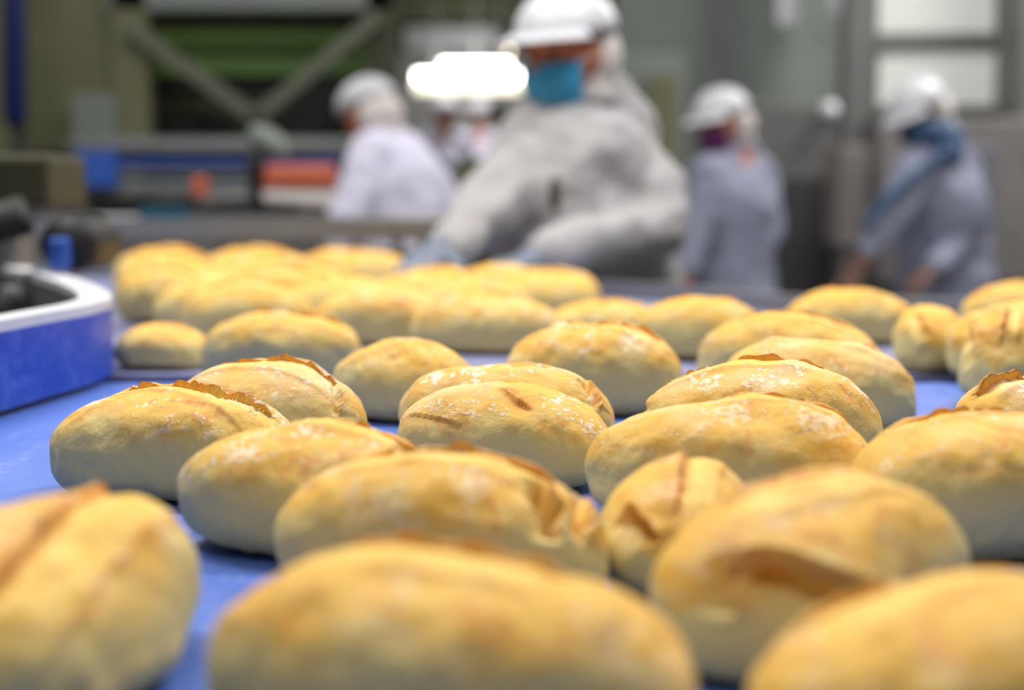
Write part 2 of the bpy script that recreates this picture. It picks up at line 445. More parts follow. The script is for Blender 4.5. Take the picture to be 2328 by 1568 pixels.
        nrm = np.cross(tan, Bn); nrm /= np.maximum(np.linalg.norm(nrm, axis=1, keepdims=True), 1e-9)
        ctr = B - np.array([0, 0, 0.42 * H]); ctr[:, 0] = 0
        nrm *= np.sign((nrm * ctr).sum(1, keepdims=True))
        tanu = tan / np.maximum(np.linalg.norm(tan, axis=1, keepdims=True), 1e-9)
        lat = np.cross(nrm, tanu); opened = -c.get('side', 1) * 1.0
        sd = np.sign((np.cross(tanu, lat) * nrm).sum(1, keepdims=True)); lat = lat * sd * c.get('side', 1)   # towards the lip's side
        hh = c['ear'] * 0.62 * np.clip(0.75 + 1.1 * fbm(np.stack([u * el_ / .028, u * 0, u * 0], -1) + off, seed + 47, 2), 0.12, 1.3) * (0.45 + 0.75 * np.abs(fbm(np.stack([u * el_ / .012, u * 0, u * 0], -1) + off, seed + 40)) + 0.4 * fbm(np.stack([u * el_ / .0045, u * 0, u * 0], -1) + off, seed + 41, 2))
        hh = np.maximum(hh, 0.0008) * np.sin(np.pi * np.clip((u - 0.06) / 0.88, 0, 1)) ** 0.5 * (0.35 + 0.65 * np.clip(1 - np.abs(u - c.get('peak', 0.5)) / 0.6, 0, 1))
        lift = 0 * u
        prof = [(0.0065, -0.004, 0.0), (0.0042, -0.0004, 0.1), (0.0020, 0.55, 0.5), (-0.0006, 1.0, 1.0), (-0.0016, 0.92, 1.0), (-0.0014, 0.5, 0.6), (-0.0012, -0.005, 0.1)]
        V = []; tipv = []
        for (a_, b_, tp) in prof:
            hgt = lift + (hh * b_ if b_ > 0.01 else b_)
            wob = fbm(np.stack([u * el_ / .005, u * 0 + a_ * 900, u * 0], -1) + off, seed + 44, 2)
            V.append(B + lat * (a_ + wob[:, None] * 0.0006 * (tp > 0.3)) + nrm * hgt[:, None]); tipv.append(np.full(m, tp))
        V = np.stack(V, 1); tv = np.stack(tipv, 1); k = len(prof)
        verts = V.reshape(-1, 3); faces = []
        for a_ in range(m - 1):
            for b_ in range(k):
                b2 = (b_ + 1) % k; faces.append((a_ * k + b_, (a_ + 1) * k + b_, (a_ + 1) * k + b2, a_ * k + b2))
        faces.append(tuple(range(k))); faces.append(tuple((m - 1) * k + q for q in range(k))[::-1])
        em = bpy.data.meshes.new('crust_ear'); em.from_pydata([tuple(v) for v in verts], [], faces); em.update()
        em.polygons.foreach_set('use_smooth', np.ones(len(em.polygons), bool))
        a2 = em.attributes.new('tip', 'FLOAT', 'POINT'); a2.data.foreach_set('value', tv.reshape(-1).astype(np.float32))
        em.materials.append(M_EAR); earms.append(em)
    return me, earms

def slash(a0=0.1, t0=-0.75, t1=0.75, a1=None, am=None, band=0.022, lip=0.003, d=0.003, ear=0.005, crumb=0, brown=0.9, side=1, **k):
    a1 = a0 if a1 is None else a1; am = (a0 + a1) / 2 if am is None else am
    c = dict(pts=[(t0, a0), ((t0 + t1) / 2, am), (t1, a1)], w=0.006, d=d, lip=lip, band=band, ear=ear, crumb=crumb, brown=brown, side=side); c.update(k); return c
def tear(pts, w=0.007, d=0.012, lip=0.003, side=1, crumb=0.5, **k):
    c = dict(pts=pts, w=w * 1.5, d=d * 1.35, lip=lip, band=0, ear=0, crumb=crumb, brown=0.4, side=side, rag=0.0016); c.update(k); return c

def put_roll(px, ytop, Y, yaw, L=0.17, W=0.095, H=None, seed=1, cuts=(), label='', group=None, res=(150, 96), dust=0.7, z0=BELT, lump=1.0, tilt=(0, 0), name='bread_roll'):
    p = at(px, ytop, Y)
    h = H if H is not None else max(0.05, min(0.095, p.z - z0))
    me, em = make_roll(L, W, h, seed, list(cuts), res, dust, True, lump)
    o = bpy.data.objects.new(name, me); link(o); o.location = (p.x, Y, z0 + 0.0002); o.rotation_euler = (R(tilt[0]), R(tilt[1]), R(yaw))
    for e in em:
        c = bpy.data.objects.new('crust_ear', e); link(c); c.parent = o
        c['label'] = 'browned ragged crust ridge'
    tag(o, label, 'bread roll', group or 'bread rolls lying on the blue belt')
    return o
HI = (300, 190); MD = (200, 130)
# (side=1: the lifted lip lies towards the far side for cuts running left to right)
#  px, ytop, Y, yaw ...
put_roll(1010, 1262, 0.500, -16, 0.172, 0.098, seed=11, res=MD, dust=0.35, cuts=[slash(0.50, -0.9, 0.6, 0.25, ear=0.004, lip=0.004, band=0.030, wide=.03, wb=.9)],
         label='large blurred bread roll at the bottom centre, nearest the lens')
put_roll(2230, 1315, 0.475, 24, 0.182, 0.100, seed=12, res=MD, dust=0.3, cuts=[slash(0.45, -0.8, 0.8, 0.55, ear=0.004, band=0.03, wide=.03, wb=.9)],
         label='large blurred bread roll filling the bottom right corner')
put_roll(84, 1085, 0.548, 84, 0.200, 0.104, H=.078, seed=13, res=MD, dust=0.4, cuts=[slash(-0.35, -0.92, 0.7, -0.1, ear=0.003, band=0.03, d=.005), tear([(-0.55, 0.9), (-0.86, 0.6), (-0.97, 0.1)], w=.008, d=.012)],
         label='blurred bread roll at bottom left corner, split end facing the lens')
put_roll(1000, 1030, 0.690, -14, 0.172, 0.096, seed=14, res=MD, dust=0.5, cuts=[slash(0.15, -0.6, 0.75, 0.25, ear=0.004, band=0.026), tear([(0.62, 0.0), (0.78, -0.6), (0.80, -1.2)], w=.007, d=.011), tear([(0.80, 0.5), (0.93, -0.2), (0.9, -1.2)], w=.006, d=.009)],
         label='bread roll in front of the centre with a gaping split on its right end')
put_roll(716, 957, 0.793, -13, 0.160, 0.100, seed=15, res=MD, dust=0.75, cuts=[slash(0.3, -0.3, 0.8, 0.3, ear=0.003, band=0.024, brown=.6)],
         label='smooth bread roll left of the split one, foot on blue belt')
put_roll(1548, 1044, 0.720, 74, 0.118, 0.080, seed=16, res=MD, dust=0.3, cuts=[slash(-0.2, -0.9, 0.6, 0.1, ear=0.004, band=0.02), tear([(-0.6, 0.7), (-0.85, 0.5), (-0.97, 0.0)], w=.007, d=.010)],
         label='narrow orange-edged bread roll end-on, half behind the torn right-hand roll')
put_roll(1868, 1068, 0.610, 36, 0.166, 0.098, seed=17, res=MD, dust=0.3, cuts=[slash(0.25, -0.7, 0.7, 0.1, ear=0.0, band=0.026), tear([(0.05, -1.60), (-0.45, -1.15), (-0.88, -0.5)], w=.009, d=.015, lip=.006, crumb=0, side=-1), tear([(-0.80, -0.5), (-0.9, -1.0), (-0.9, -1.5)], w=.006, d=.008, crumb=0)],
         label='blurred bread roll right of centre with a dark torn gash on its near left end')
put_roll(1652, 905, 0.868, -8, 0.178, 0.104, seed=18, res=HI, dust=0.55, cuts=[slash(0.22, -0.1, 0.88, 0.30, ear=0.006, band=0.022)],
         label='broad pale bread roll right of centre, brown ridge along its top right')
put_roll(2292, 942, 0.792, 10, 0.180, 0.104, seed=19, res=MD, dust=0.4, cuts=[slash(0.45, -0.75, 0.5, 0.5, ear=0.009, band=0.02, peak=.3)],
         label='bread roll cut by the right edge with a dark ragged ridge on top')
put_roll(393, 874, 0.935, -9, 0.165, 0.102, seed=20, res=HI, dust=0.95, cuts=[slash(0.5, -0.75, 0.93, -0.25, am=.42, ear=0.0045, band=0.026, lip=.004, d=.005, crumb=1.0, crumb_at=(.55, .95), w=.010, peak=.6), slash(-0.42, 0.05, 0.42, -0.5, band=0, ear=0, lip=.0004, d=.001, brown=1.0, bw2=.008, rag=.0004)],
         label='sharp floury bread roll at left on the blue belt, torn crumb at its right')
put_roll(605, 822, 1.055, -11, 0.150, 0.090, seed=21, res=HI, dust=0.8, cuts=[slash(0.35, -0.85, 0.85, 0.1, ear=0.006, band=0.026, peak=.2), tear([(0.70, 0.2), (0.84, -0.5), (0.86, -1.2)], w=.003, d=.004, crumb=.3, brown=.2)],
         label='bread roll right behind the sharp floury one at left, yellow stripe along its top')
put_roll(1150, 868, 0.965, -17, 0.152, 0.096, seed=22, res=HI, dust=1.0, cuts=[slash(-0.25, -0.05, 0.38, -0.75, band=0, ear=0, lip=.0010, d=.002, brown=1.0, bw2=.006, rag=.0004), slash(-0.75, -0.85, -0.2, -1.1, band=0, ear=0, lip=.0006, d=.0015, brown=.25, rag=.0003)],
         label='sharp floury bread roll in the centre with one short brown scar')
put_roll(1150, 816, 1.070, -13, 0.168, 0.092, seed=23, res=HI, dust=1.0, cuts=[slash(0.25, 0.0, 0.42, 0.15, band=0, ear=0, lip=.001, d=.006, crumb=1.0, w=.009, brown=.3), tear([(0.72, 0.2), (0.88, -0.5), (0.9, -1.0)], w=.005, d=.006)],
         label='floury bread roll behind the scarred centre one, pale crumb showing on top')
put_roll(1725, 825, 1.010, -17, 0.172, 0.098, seed=24, res=HI, dust=0.9, cuts=[slash(0.28, -0.90, 0.6, 0.25, ear=0.007, band=0.024, peak=.0), tear([(-0.70, 0.5), (-0.88, 0.0), (-0.93, -0.8)], w=.007, d=.009)],
         label='sharp bread roll right of centre, white flour patches and a torn left end')
put_roll(1850, 762, 1.190, -17, 0.168, 0.096, seed=25, res=MD, dust=0.55, cuts=[slash(0.35, -0.6, 0.8, 0.2, ear=0.001, band=0.022, lip=.0015, brown=.4)],
         label='smooth bread roll beside the bare patch of blue belt on the right')
put_roll(1800, 708, 1.400, -12, 0.180, 0.092, seed=26, dust=0.4, cuts=[slash(0.35, -0.7, 0.8, 0.2, ear=0.002, band=0.024)],
         label='pale bread roll in the third rank right, behind the smooth one')
put_roll(1350, 728, 1.290, -12, 0.164, 0.098, seed=27, res=MD, dust=0.85, cuts=[slash(0.42, -0.8, 0.85, 0.15, ear=0.003, band=0.028, lip=.005, d=.006)],
         label='bread roll with a long lengthwise cut, just behind the floury centre pair')
put_roll(918, 768, 1.250, -18, 0.134, 0.092, seed=28, res=MD, dust=0.5, cuts=[slash(0.2, -0.5, 0.6, 0.1, ear=0, band=0.012, brown=.4)],
         label='bread roll in the left middle between the striped roll and the floury centre pair')
put_roll(640, 704, 1.500, -8, 0.175, 0.094, seed=29, res=MD, dust=0.5, cuts=[slash(0.3, -0.85, 0.85, 0.0, ear=0.004, band=0.024, lip=.004, brown=1.0)],
         label='orange-topped bread roll, left of the middle and last on the blue belt')
G2 = 'bread rolls on the curved second belt'
put_roll(1585, 676, 1.700, -12, 0.158, 0.095, seed=30, dust=0.4, cuts=[slash(0.2, -0.6, 0.7, 0.2, ear=0.002)], group=G2,
         label='bread roll at the back right of centre, against the grey conveyor edge')
put_roll(1935, 650, 1.870, -14, 0.175, 0.096, seed=31, dust=0.3, cuts=[slash(0.2, -0.8, 0.5, 0.2, ear=0.004, wide=.02)], group=G2,
         label='bread roll highest in its rank at right, below the fourth worker')
put_roll(2112, 688, 1.600, 80, 0.120, 0.080, seed=32, dust=0.2, cuts=[tear([(-0.4, 0.3), (-0.8, 0.4), (-0.97, 0.3)], w=.007, d=.009)], group=G2,
         label='upright-looking bread roll end-on at right, split down its face')
put_roll(2300, 705, 1.520, 30, 0.168, 0.092, H=.082, seed=33, dust=0.2, cuts=[tear([(-0.3, -0.35), (-0.7, -0.75), (-0.93, -1.0)], w=.010, d=.016)], group=G2,
         label='bread roll at far right whose left end gapes with a dark notch')
put_roll(2330, 645, 1.990, -4, 0.175, 0.096, seed=34, dust=0.2, cuts=[slash(0.15, -0.95, 0.5, 0.1, ear=0.007, wide=.025, wb=.9)], group=G2,
         label='darkest-topped bread roll at the back of the right edge')
put_roll(2290, 735, 1.340, 62, 0.110, 0.078, H=.085, seed=35, dust=0.2, cuts=[slash(-0.1, -0.9, 0.5, 0.1, ear=0.016, band=0.014, peak=.25), tear([(-0.3, 0.6), (-0.7, 0.8), (-0.9, 1.1)], w=.009, d=.012)],
         label='bread roll at the right edge with a tall pointed flap of crust')
put_roll(2335, 862, 0.965, 30, 0.120, 0.080, H=.074, seed=36, res=MD, dust=0.9, cuts=[slash(0.1, -0.8, 0.6, 0.1, ear=0.012, band=0.014, peak=.15, brown=1.0)],
         label='floury spiky-topped bread roll half hidden at the right edge above the ragged one')
put_roll(1105, 668, 1.770, -10, 0.190, 0.096, seed=37, dust=0.6, cuts=[slash(0.35, -0.8, 0.7, 0.2, ear=0.004, brown=1.0), tear([(-0.5, -0.3), (-0.7, -0.7), (-0.85, -1.0)], w=.005, d=.007)], group=G2,
         label='reddish floury bread roll behind the centre, below the gloved hands')
put_roll(1375, 684, 1.950, -8, 0.150, 0.092, seed=38, dust=0.4, cuts=[slash(0.3, ear=0.003)], group=G2,
         label='blurred bread roll between the reddish floury one and the back right one')
put_roll(366, 742, 1.610, -5, 0.105, 0.085, H=.052, seed=39, dust=0.1, cuts=[slash(0.2, ear=0.002)], group=G2,
         label='small low orange bread roll just past the blue belt edge at left')

# far rolls on the second belt: four shapes, repeated
VAR = [make_roll(0.17, 0.094, 0.076 + 0.004 * k, 60 + k, [slash(0.3 - .2 * k, ear=0.004, brown=1.0)], (100, 64), 0.4) for k in range(4)]
ordw = ['first', 'second', 'third', 'fourth', 'fifth', 'sixth', 'seventh', 'eighth', 'ninth', 'tenth', 'eleventh', 'twelfth']
rows = [[1.86, [560, 850]]]
Y = 2.04
while Y < 3.15:
    x0 = -0.285 * Y + 0.098 + (0.05 if len(rows) % 2 else 0); x1 = 0.20 - (Y - 2.0) * 0.46; xs = []
    while x0 < x1: xs.append(1164 + x0 / Y * FPX); x0 += 0.187
    rows.append([Y, xs]); Y += 0.125
rr = random.Random(5)
HANDS = [(-.195, 2.41), (-.03, 2.58), (-.15, 2.5), (.0, 2.66), (.127, 1.94), (-.19, 2.62), (-.1, 2.72)]
for ri, (Y, pxs) in enumerate(rows):
    k = -1
    for px in pxs:
        x = (px - 1164) / FPX * Y
        if any(math.hypot(x - hx, Y - hy) < .125 for hx, hy in HANDS): continue
        k += 1; me, em = VAR[rr.randrange(4)]
        o = bpy.data.objects.new('bread_roll', me); link(o)
        o.location = (x + rr.uniform(-.006, .006), Y + rr.uniform(-.006, .006), BELT + .0002); o.rotation_euler = (0, 0, R(rr.uniform(-12, 4)))
        for e in em:
            c = bpy.data.objects.new('crust_ear', e); link(c); c.parent = o; c['label'] = 'browned ragged crust ridge'
        tag(o, f'blurred far bread roll, {ordw[k]} from left in the {ordw[ri]} row past the blue belt', 'bread roll', 'blurred far bread rolls')

# ------------------------------------------------------------------ conveyors
def smooth_path(pts, n=8):
    P = [Vector(p) for p in pts]; out = []
    for i in range(len(P) - 1):
        p0 = P[max(i - 1, 0)]; p1 = P[i]; p2 = P[i + 1]; p3 = P[min(i + 2, len(P) - 1)]
        for k in range(n):
            t = k / n
            out.append(0.5 * ((2 * p1) + (-p0 + p2) * t + (2 * p0 - 5 * p1 + 4 * p2 - p3) * t * t + (-p0 + 3 * p1 - 3 * p2 + p3) * t ** 3))
    out.append(P[-1]); return out
def wall_along(path, z0, z1, th, bev=0):         # band of thickness th following a plan path
    mb = MB(); n = len(path); vs = []; fs = []
    for i, p in enumerate(path):
        a = path[max(i - 1, 0)]; b = path[min(i + 1, n - 1)]; d = (b - a).normalized(); nr = Vector((-d.y, d.x, 0))
        for (s, z) in ((0, z0), (0, z1), (1, z1), (1, z0)):
            q = p + nr * th * s; vs.append((q.x, q.y, z))
    for i in range(n - 1):
        for k in range(4):
            k2 = (k + 1) % 4; fs.append((i * 4 + k, i * 4 + k2, (i + 1) * 4 + k2, (i + 1) * 4 + k))
    fs.append((0, 1, 2, 3)); fs.append(tuple((n - 1) * 4 + k for k in (3, 2, 1, 0)))
    return mb.add(vs, fs, False)

c1 = empty('belt_conveyor', (0.15, 0.8, 0)); tag(c1, 'flat conveyor with bright blue belt carrying the nearest bread rolls', 'conveyor')
b = MB(); n = 14; vs = []; fs = []
prof = [(0.06 + .018 * math.cos(a), BELT - .018 + .018 * math.sin(a)) for a in [R(270 - 180 * k / 8) for k in range(9)]]
prof2 = [(1.478 + .018 * math.cos(a), BELT - .018 + .018 * math.sin(a)) for a in [R(90 - 180 * k / 8) for k in range(9)]]
prof = [(0.078 - .018 * math.sin(R(180 * k / 8)), BELT - .018 - .018 * math.cos(R(180 * k / 8))) for k in range(9)] + prof2
for x in (-0.62, 0.92):
    for (y, z) in prof: vs.append((x, y, z))
m_ = len(prof)
for k in range(m_): k2 = (k + 1) % m_; fs.append((k, k2, m_ + k2, m_ + k))
fs.append(tuple(range(m_))); fs.append(tuple(range(m_, 2 * m_))[::-1])
b.add(vs, fs, False).build('belt', M_BELT, c1)
b = MB(); b.box2((-.66, .10, BELT - .12), (-.625, 1.44, BELT - .01), .004); b.box2((.925, .10, BELT - .12), (.96, 1.44, BELT - .01), .004)
b.box2((-.66, .3, BELT - .12), (.96, .34, BELT - .06)); b.box2((-.66, 1.2, BELT - .12), (.96, 1.24, BELT - .06)); b.build('frame', M_STEEL, c1)
for (x, y) in ((-.64, .3), (.94, .3), (-.64, 1.25), (.94, 1.25)):
    MB().box2((x - .02, y - .02, 0), (x + .02, y + .02, BELT - .1), .004).build('leg', M_STEEL, c1)
for y in (.085, 1.47):
    MB().tube([(-.615, y, BELT - .0185), (.915, y, BELT - .0185)], .0165, 20).build('roller', M_BLACK, c1)

# curved second conveyor
outer = smooth_path([(1.02, 1.54, 0), (1.02, 1.90, 0), (.88, 2.16, 0), (.64, 2.25, 0), (.45, 2.32, 0), (.30, 2.54, 0), (.08, 2.77, 0), (-.16, 3.03, 0), (-.45, 3.20, 0), (-1.0, 3.28, 0), (-1.7, 3.28, 0)], 6)
inner = smooth_path([(-1.7, 2.62, 0), (-1.25, 2.60, 0), (-.95, 2.46, 0), (-.74, 2.2, 0), (-.60, 1.9, 0), (-.50, 1.7, 0), (-.47, 1.54, 0)], 6)
c2 = empty('curved_conveyor', (-.1, 2.2, 0)); tag(c2, 'curved conveyor with dull violet-grey belt and steel sides, packed with blurred bread rolls', 'conveyor')
ring = [(p.x, p.y) for p in outer] + [(p.x, p.y) for p in inner]
b = MB(); N_ = len(ring)
b.add([(x, y, BELT) for x, y in ring] + [(x, y, BELT - .03) for x, y in ring], [tuple(range(N_)), tuple(range(N_, 2 * N_))[::-1]] + [(k, (k + 1) % N_, N_ + (k + 1) % N_, N_ + k) for k in range(N_)], False)
b.build('belt', M_BELT2, c2)
wall_along(outer, BELT - .10, BELT + .030, -.03).build('side_frame', M_STEEL, c2)
wall_along(inner, BELT - .10, BELT - .001, -.03).build('side_frame', M_STEEL, c2)
for (x, y) in ((1.03, 1.7), (.66, 2.28), (-.24, 3.06), (-1.5, 3.3), (-.56, 1.75), (-1.2, 2.55)):
    MB().box2((x - .02, y - .02, 0), (x + .02, y + .02, BELT - .03), .004).build('leg', M_STEEL, c2)
# tall side rail on the far side
g = empty('guard_rail', (-.8, 3.36, BELT - .1)); tag(g, 'grey steel guard rail along the far side of the curved conveyor, before the back-turned worker', 'rail')
gp = smooth_path([(-1.75, 3.37, 0), (-1.0, 3.38, 0), (-.5, 3.36, 0), (-.1, 3.30, 0)], 6)
wall_along(gp, BELT + .085, BELT + .135, .012).build('rail_bar', M_STEEL, g)
wall_along(gp, BELT + .02, BELT + .065, .006).build('lower_plate', M_STEELD, g)
for i in (2, 9, 15):
    p = gp[i]; MB().box2((p.x - .012, p.y - .0, 0.0), (p.x + .012, p.y + .03, BELT + .12), .003).build('post', M_STEELD, g)

# curved blue guide with white rim at the left
gpath = smooth_path([(-.555, .62, 0), (-.50, .90, 0), (-.468, 1.15, 0), (-.440, 1.33, 0), (-.424, 1.45, 0), (-.440, 1.56, 0), (-.52, 1.76, 0), (-.62, 1.96, 0), (-.76, 2.2, 0)], 8)
gg = empty('side_guide', (-.5, 1.2, BELT)); tag(gg, 'curved blue guide wall with thick white top rim standing on the belt at left', 'guide')
wall_along(gpath, BELT + .006, BELT + .076, .008).build('blue_face', M_GUIDE, gg)
wall_along([p + Vector((-.0085, -.002, 0)) for p in gpath], BELT + .006, BELT + .0755, .024).build('backing_plate', M_STEELD, gg)
wall_along(gpath, BELT + .076, BELT + .086, .034).build('white_rim', M_WHITE, gg)
wall_along([p + Vector((-.004, 0, 0)) for p in gpath], BELT + .0004, BELT + .006, .020).build('shadow_gap_strip', M_BLACK, gg)  # black strip stands in for the shadow gap under the guide

# ------------------------------------------------------------------ dark machine parts at the left behind the guide
def D(px, Y): return (px - 1164) / FPX * Y
mc = empty('bearing_unit', (-.80, 2.1, 0)); tag(mc, 'dark drive unit with round black knob and blue clip behind the guide wall', 'machine')
Yk = 1.95
def bxp(mb, x0, x1, y0, y1, Y, th, bev=.004):    # box facing the camera, from pixel bounds at distance Y
    a = at(x0, y1, Y); c = at(x1, y0, Y); mb.box2((a.x, Y, a.z), (c.x, Y + th, c.z), bev); return mb
b = MB(); bxp(b, -140, 110, 350, 470, 2.2, .2, .01); b.build('olive_cover', M_OLIVED, mc)
b = MB(); bxp(b, -120, 38, 470, 740, 2.15, .08, .01); b.box2((-.98, 2.16, 0), (-.80, 2.3, BELT - .1)); b.build('housing', M_STEELD, mc)
p = at(150, 556, 1.98); MB().tube([p + Vector((0, .0, 0)), p + Vector((0, .02, 0)), p + Vector((0, .14, 0))], [.036, .040, .040], 28).build('knob', M_BLACK, mc)
p = at(138, 612, 1.96); MB().box(p + Vector((0, 0, .021)), (.026, .03, .045), None, .006).build('clip', M_BLUE, mc)
p = at(25, 520, 2.0); MB().tube([p + Vector((-.12, 0, -.03)), p + Vector((.02, 0, .02))], .028, 20).build('roller', M_BLACK, mc)
p = at(-10, 690, 2.0); MB().tube([p, p + Vector((0, .15, 0))], .022, 20).build('round_cap', M_GREYG, mc)
p = at(95, 690, 2.05); MB().tube([p + Vector((0, 0, -.06)), p + Vector((0, 0, .05))], .012, 14).build('cable_sleeve', M_TEAL, mc)

# ------------------------------------------------------------------ green machine, upper left
gm = empty('oven_machine', (-2.0, 6.2, 0)); tag(gm, 'large olive and green bakery machine with V-shaped bracing, upper left', 'machine')
YM = 6.0
def bpx(name, m, x0, x1, y0, y1, Y, th, root, bev=.01):
    mb = MB(); bxp(mb, x0, x1, y0, y1, Y, th, bev); return mb.build(name, m, root)
def slab_z(name, m, x0, x1, Y, th, z0, z1, root):
    return MB().box2((D(x0, Y), Y, z0), (D(x1, Y), Y + th, z1), .01).build(name, m, root)
bpx('green_panel', M_GREEN, 330, 900, -60, 172, YM + .35, .03, gm)
bpx('back_panel', M_OLIVED, 300, 900, 165, 330, YM + .45, .03, gm)
bpx('dark_opening', M_BLACK, 335, 500, 165, 210, YM + .40, .04, gm); bpx('dark_opening', M_BLACK, 490, 660, 160, 205, YM + .40, .04, gm)
bpx('dark_opening', M_BLACK, 335, 540, 258, 306, YM + .40, .04, gm); bpx('dark_opening', M_BLACK, 625, 805, 180, 308, YM + .40, .04, gm)
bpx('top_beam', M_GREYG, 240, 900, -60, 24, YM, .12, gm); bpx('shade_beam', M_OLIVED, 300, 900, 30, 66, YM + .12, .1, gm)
b = MB(); bxp(b, 262, 330, -60, 330, YM, .12); b.box2((D(262, YM), YM, 0), (D(330, YM), YM + .12, 1.3)); b.build('column', M_OLIVE, gm)
b = MB(); bxp(b, 835, 900, -60, 330, YM, .12); b.box2((D(835, YM), YM, 0), (D(900, YM), YM + .12, 1.3)); b.build('column', M_OLIVED, gm)
for (a_, c_) in (((290, 60), (575, 262)), ((860, 40), (590, 262))):
    MB().beam(at(a_[0], a_[1], YM - .02), at(c_[0], c_[1], YM - .02), .06, .075, Vector((0, 1, 0)), .004).build('brace', M_BRACE, gm)
bpx('side_panel', M_OLIVE, 60, 255, -60, 345, YM + .1, .05, gm); bpx('side_panel', M_OLIVE, -200, 2, -60, 400, YM + .1, .05, gm)
bpx('control_box', M_GREYG, 165, 262, 216, 332, YM - .05, .14, gm)
bpx('lower_sill', M_GREYG, 150, 900, 312, 345, YM - .02, .2, gm)
bt = at(32, -40, 5.6); bb = at(34, 290, 5.6)
q = MB().tube([bb, bb + Vector((0, 0, .05)), bt, bt + Vector((0, 0, .3))], [.030, .046, .046, .046], 20).build('pipe', M_NAVY); tag(q, 'dark blue vertical pipe at the far upper left edge', 'pipe')
bpx('lower_body', M_STEELD, 60, 900, 330, 900, YM + .3, .2, gm)

# line of rails and belts in front of the green machine
lc = empty('background_conveyor', (-1.6, 5.2, 0)); tag(lc, 'blurred blue and grey layered conveyor line in front of the green machine', 'conveyor')
def barpx(name, m, x0, x1, y0, y1, Y=5.2, th=.08): return bpx(name, m, x0, x1, y0, y1, Y, th, lc, .004)
barpx('top_rail', M_STEEL, 165, 760, 322, 342); barpx('blue_belt', M_BLUE, 170, 760, 352, 378, 5.25); barpx('rail', M_STEELD, 170, 745, 384, 396)
barpx('blue_belt', M_TEAL, 170, 745, 400, 410, 5.22); barpx('rail', M_STEEL, 170, 745, 416, 440); barpx('blue_box', M_BLUE, 172, 252, 345, 425, 5.1, .1)
barpx('side_plate', M_STEELD, 100, 745, 446, 560, 5.3, .05)
for x in (200, 700): slab_z('leg', M_STEELD, x - 12, x + 12, 5.2, .05, 0, 1.1, lc)
# a nearer table with boxes
tb = empty('work_table', (-1.1, 4.2, 0)); tag(tb, 'long pale grey steel table between the conveyor lines at left', 'table')
b = MB(); p0 = at(90, 495, 4.3); p1 = at(1020, 495, 4.3); b.box2((p0.x, 4.05, p0.z - .03), (p1.x, 4.75, p0.z), .006); b.build('table_top', M_STEEL, tb)
bpx('front_plate', M_WHITE, 215, 315, 490, 530, 4.03, .02, tb, .002); bpx('teal_plate', M_TEAL, 318, 425, 472, 535, 4.02, .02, tb, .002); bpx('beige_plate', M_STEELD, 430, 1010, 498, 535, 4.03, .02, tb, .002)
for x in (140, 980):
    for y in (4.1, 4.7): MB().box2((D(x, 4.3) - .02, y - .02, 0), (D(x, 4.3) + .02, y + .02, p0.z - .03)).build('leg', M_STEELD, tb)
# orange unit
ou = empty('packing_arm', (D(640, 4.5), 4.5, p0.z)); tag(ou, 'orange machine arm with a pale tilted cover and black joint, left of the back-turned worker', 'machine')
MB().beam(at(596, 400, 4.5), at(765, 400, 4.5), .10, .075, Vector((0, 0, 1)), .02).build('orange_arm', M_ORANGE, ou)
MB().beam(at(600, 440, 4.52), at(760, 452, 4.52), .10, .05, Vector((0, 0, 1)), .015).build('pale_base', M_NET, ou)
c_ = at(612, 322, 4.5); MB().ell(c_, (.075, .06, .042), Matrix.Rotation(R(35), 3, 'Y')).build('tilted_cover', M_GREYG, ou)
MB().tube([at(576, 335, 4.47), at(580, 372, 4.46), at(592, 400, 4.45)], [.018, .03, .02], 16).build('joint', M_BLACK, ou)
MB().beam(at(582, 400, 4.5), at(590, 489, 4.5), .05, .05, Vector((0, 1, 0)), .01).build('stand', M_BLACK, ou)
MB().beam(at(455, 402, 4.5), at(455, 448, 4.5), .05, .05, Vector((0, 1, 0)), .01).build('lever', M_ORANGE, ou)
MB().ell(at(395, 458, 4.45), (.075, .05, .022), None).build('black_hose_end', M_BLACK, ou)
MB().beam(at(400, 460, 4.5), at(600, 446, 4.5), .04, .03, Vector((0, 0, 1)), .008).build('link_bar', M_STEELD, ou)
# small orange box far left
tag(bpx('storage_box', M_ORANGE, 118, 178, 404, 446, 5.27, .1, None), 'small orange box beside the blue and grey conveyor line at left', 'box')
# ------------------------------------------------------------------ middle distance: lamps and dark machinery
hl = empty('hanging_lamp', (D(1062, 13), 13, 2.4)); tag(hl, 'blown-out white strip lamp glowing between the two nearest workers', 'lamp')
bpx('diffuser', M_LAMP, 945, 1181, 163, 180, 13, .2, hl, .01)
bpx('reflector', glow('reflector_added_glow', (.9, .84, .66, 1), .85), 940, 1186, 183, 212, 13.05, .1, hl, .01)  # reflector's own cream glow stands in for lamplight falling on it
for x in (990, 1140):
    p = at(x, 163, 13.1); MB().tube([(p.x, 13.1, p.z), (p.x, 13.1, 4.0)], .012, 8).build('rod', M_STEELD, hl)
hl = empty('hanging_lamp', (D(1080, 13.8), 13.8, 2.5)); tag(hl, 'shorter white strip lamp just above the wide glowing one', 'lamp')
bpx('diffuser', M_LAMP, 1003, 1160, 140, 150, 13.8, .2, hl, .01)
p = at(1080, 140, 13.9); MB().tube([(p.x, 13.9, p.z), (p.x, 13.9, 4.0)], .012, 8).build('rod', M_STEELD, hl)
p = at(1157, 116, 12); q = MB().ell(p, (.020, .020, .020)).build('small_round_lamp', glow('cream_bulb', (1, .86, .62, 1), 6.0)); MB().tube([p, (p.x, 12, 4.0)], .003, 6).build('cord', M_STEELD, q)
tag(q, 'tiny round cream lamp beside the brim of the nearest worker', 'lamp')

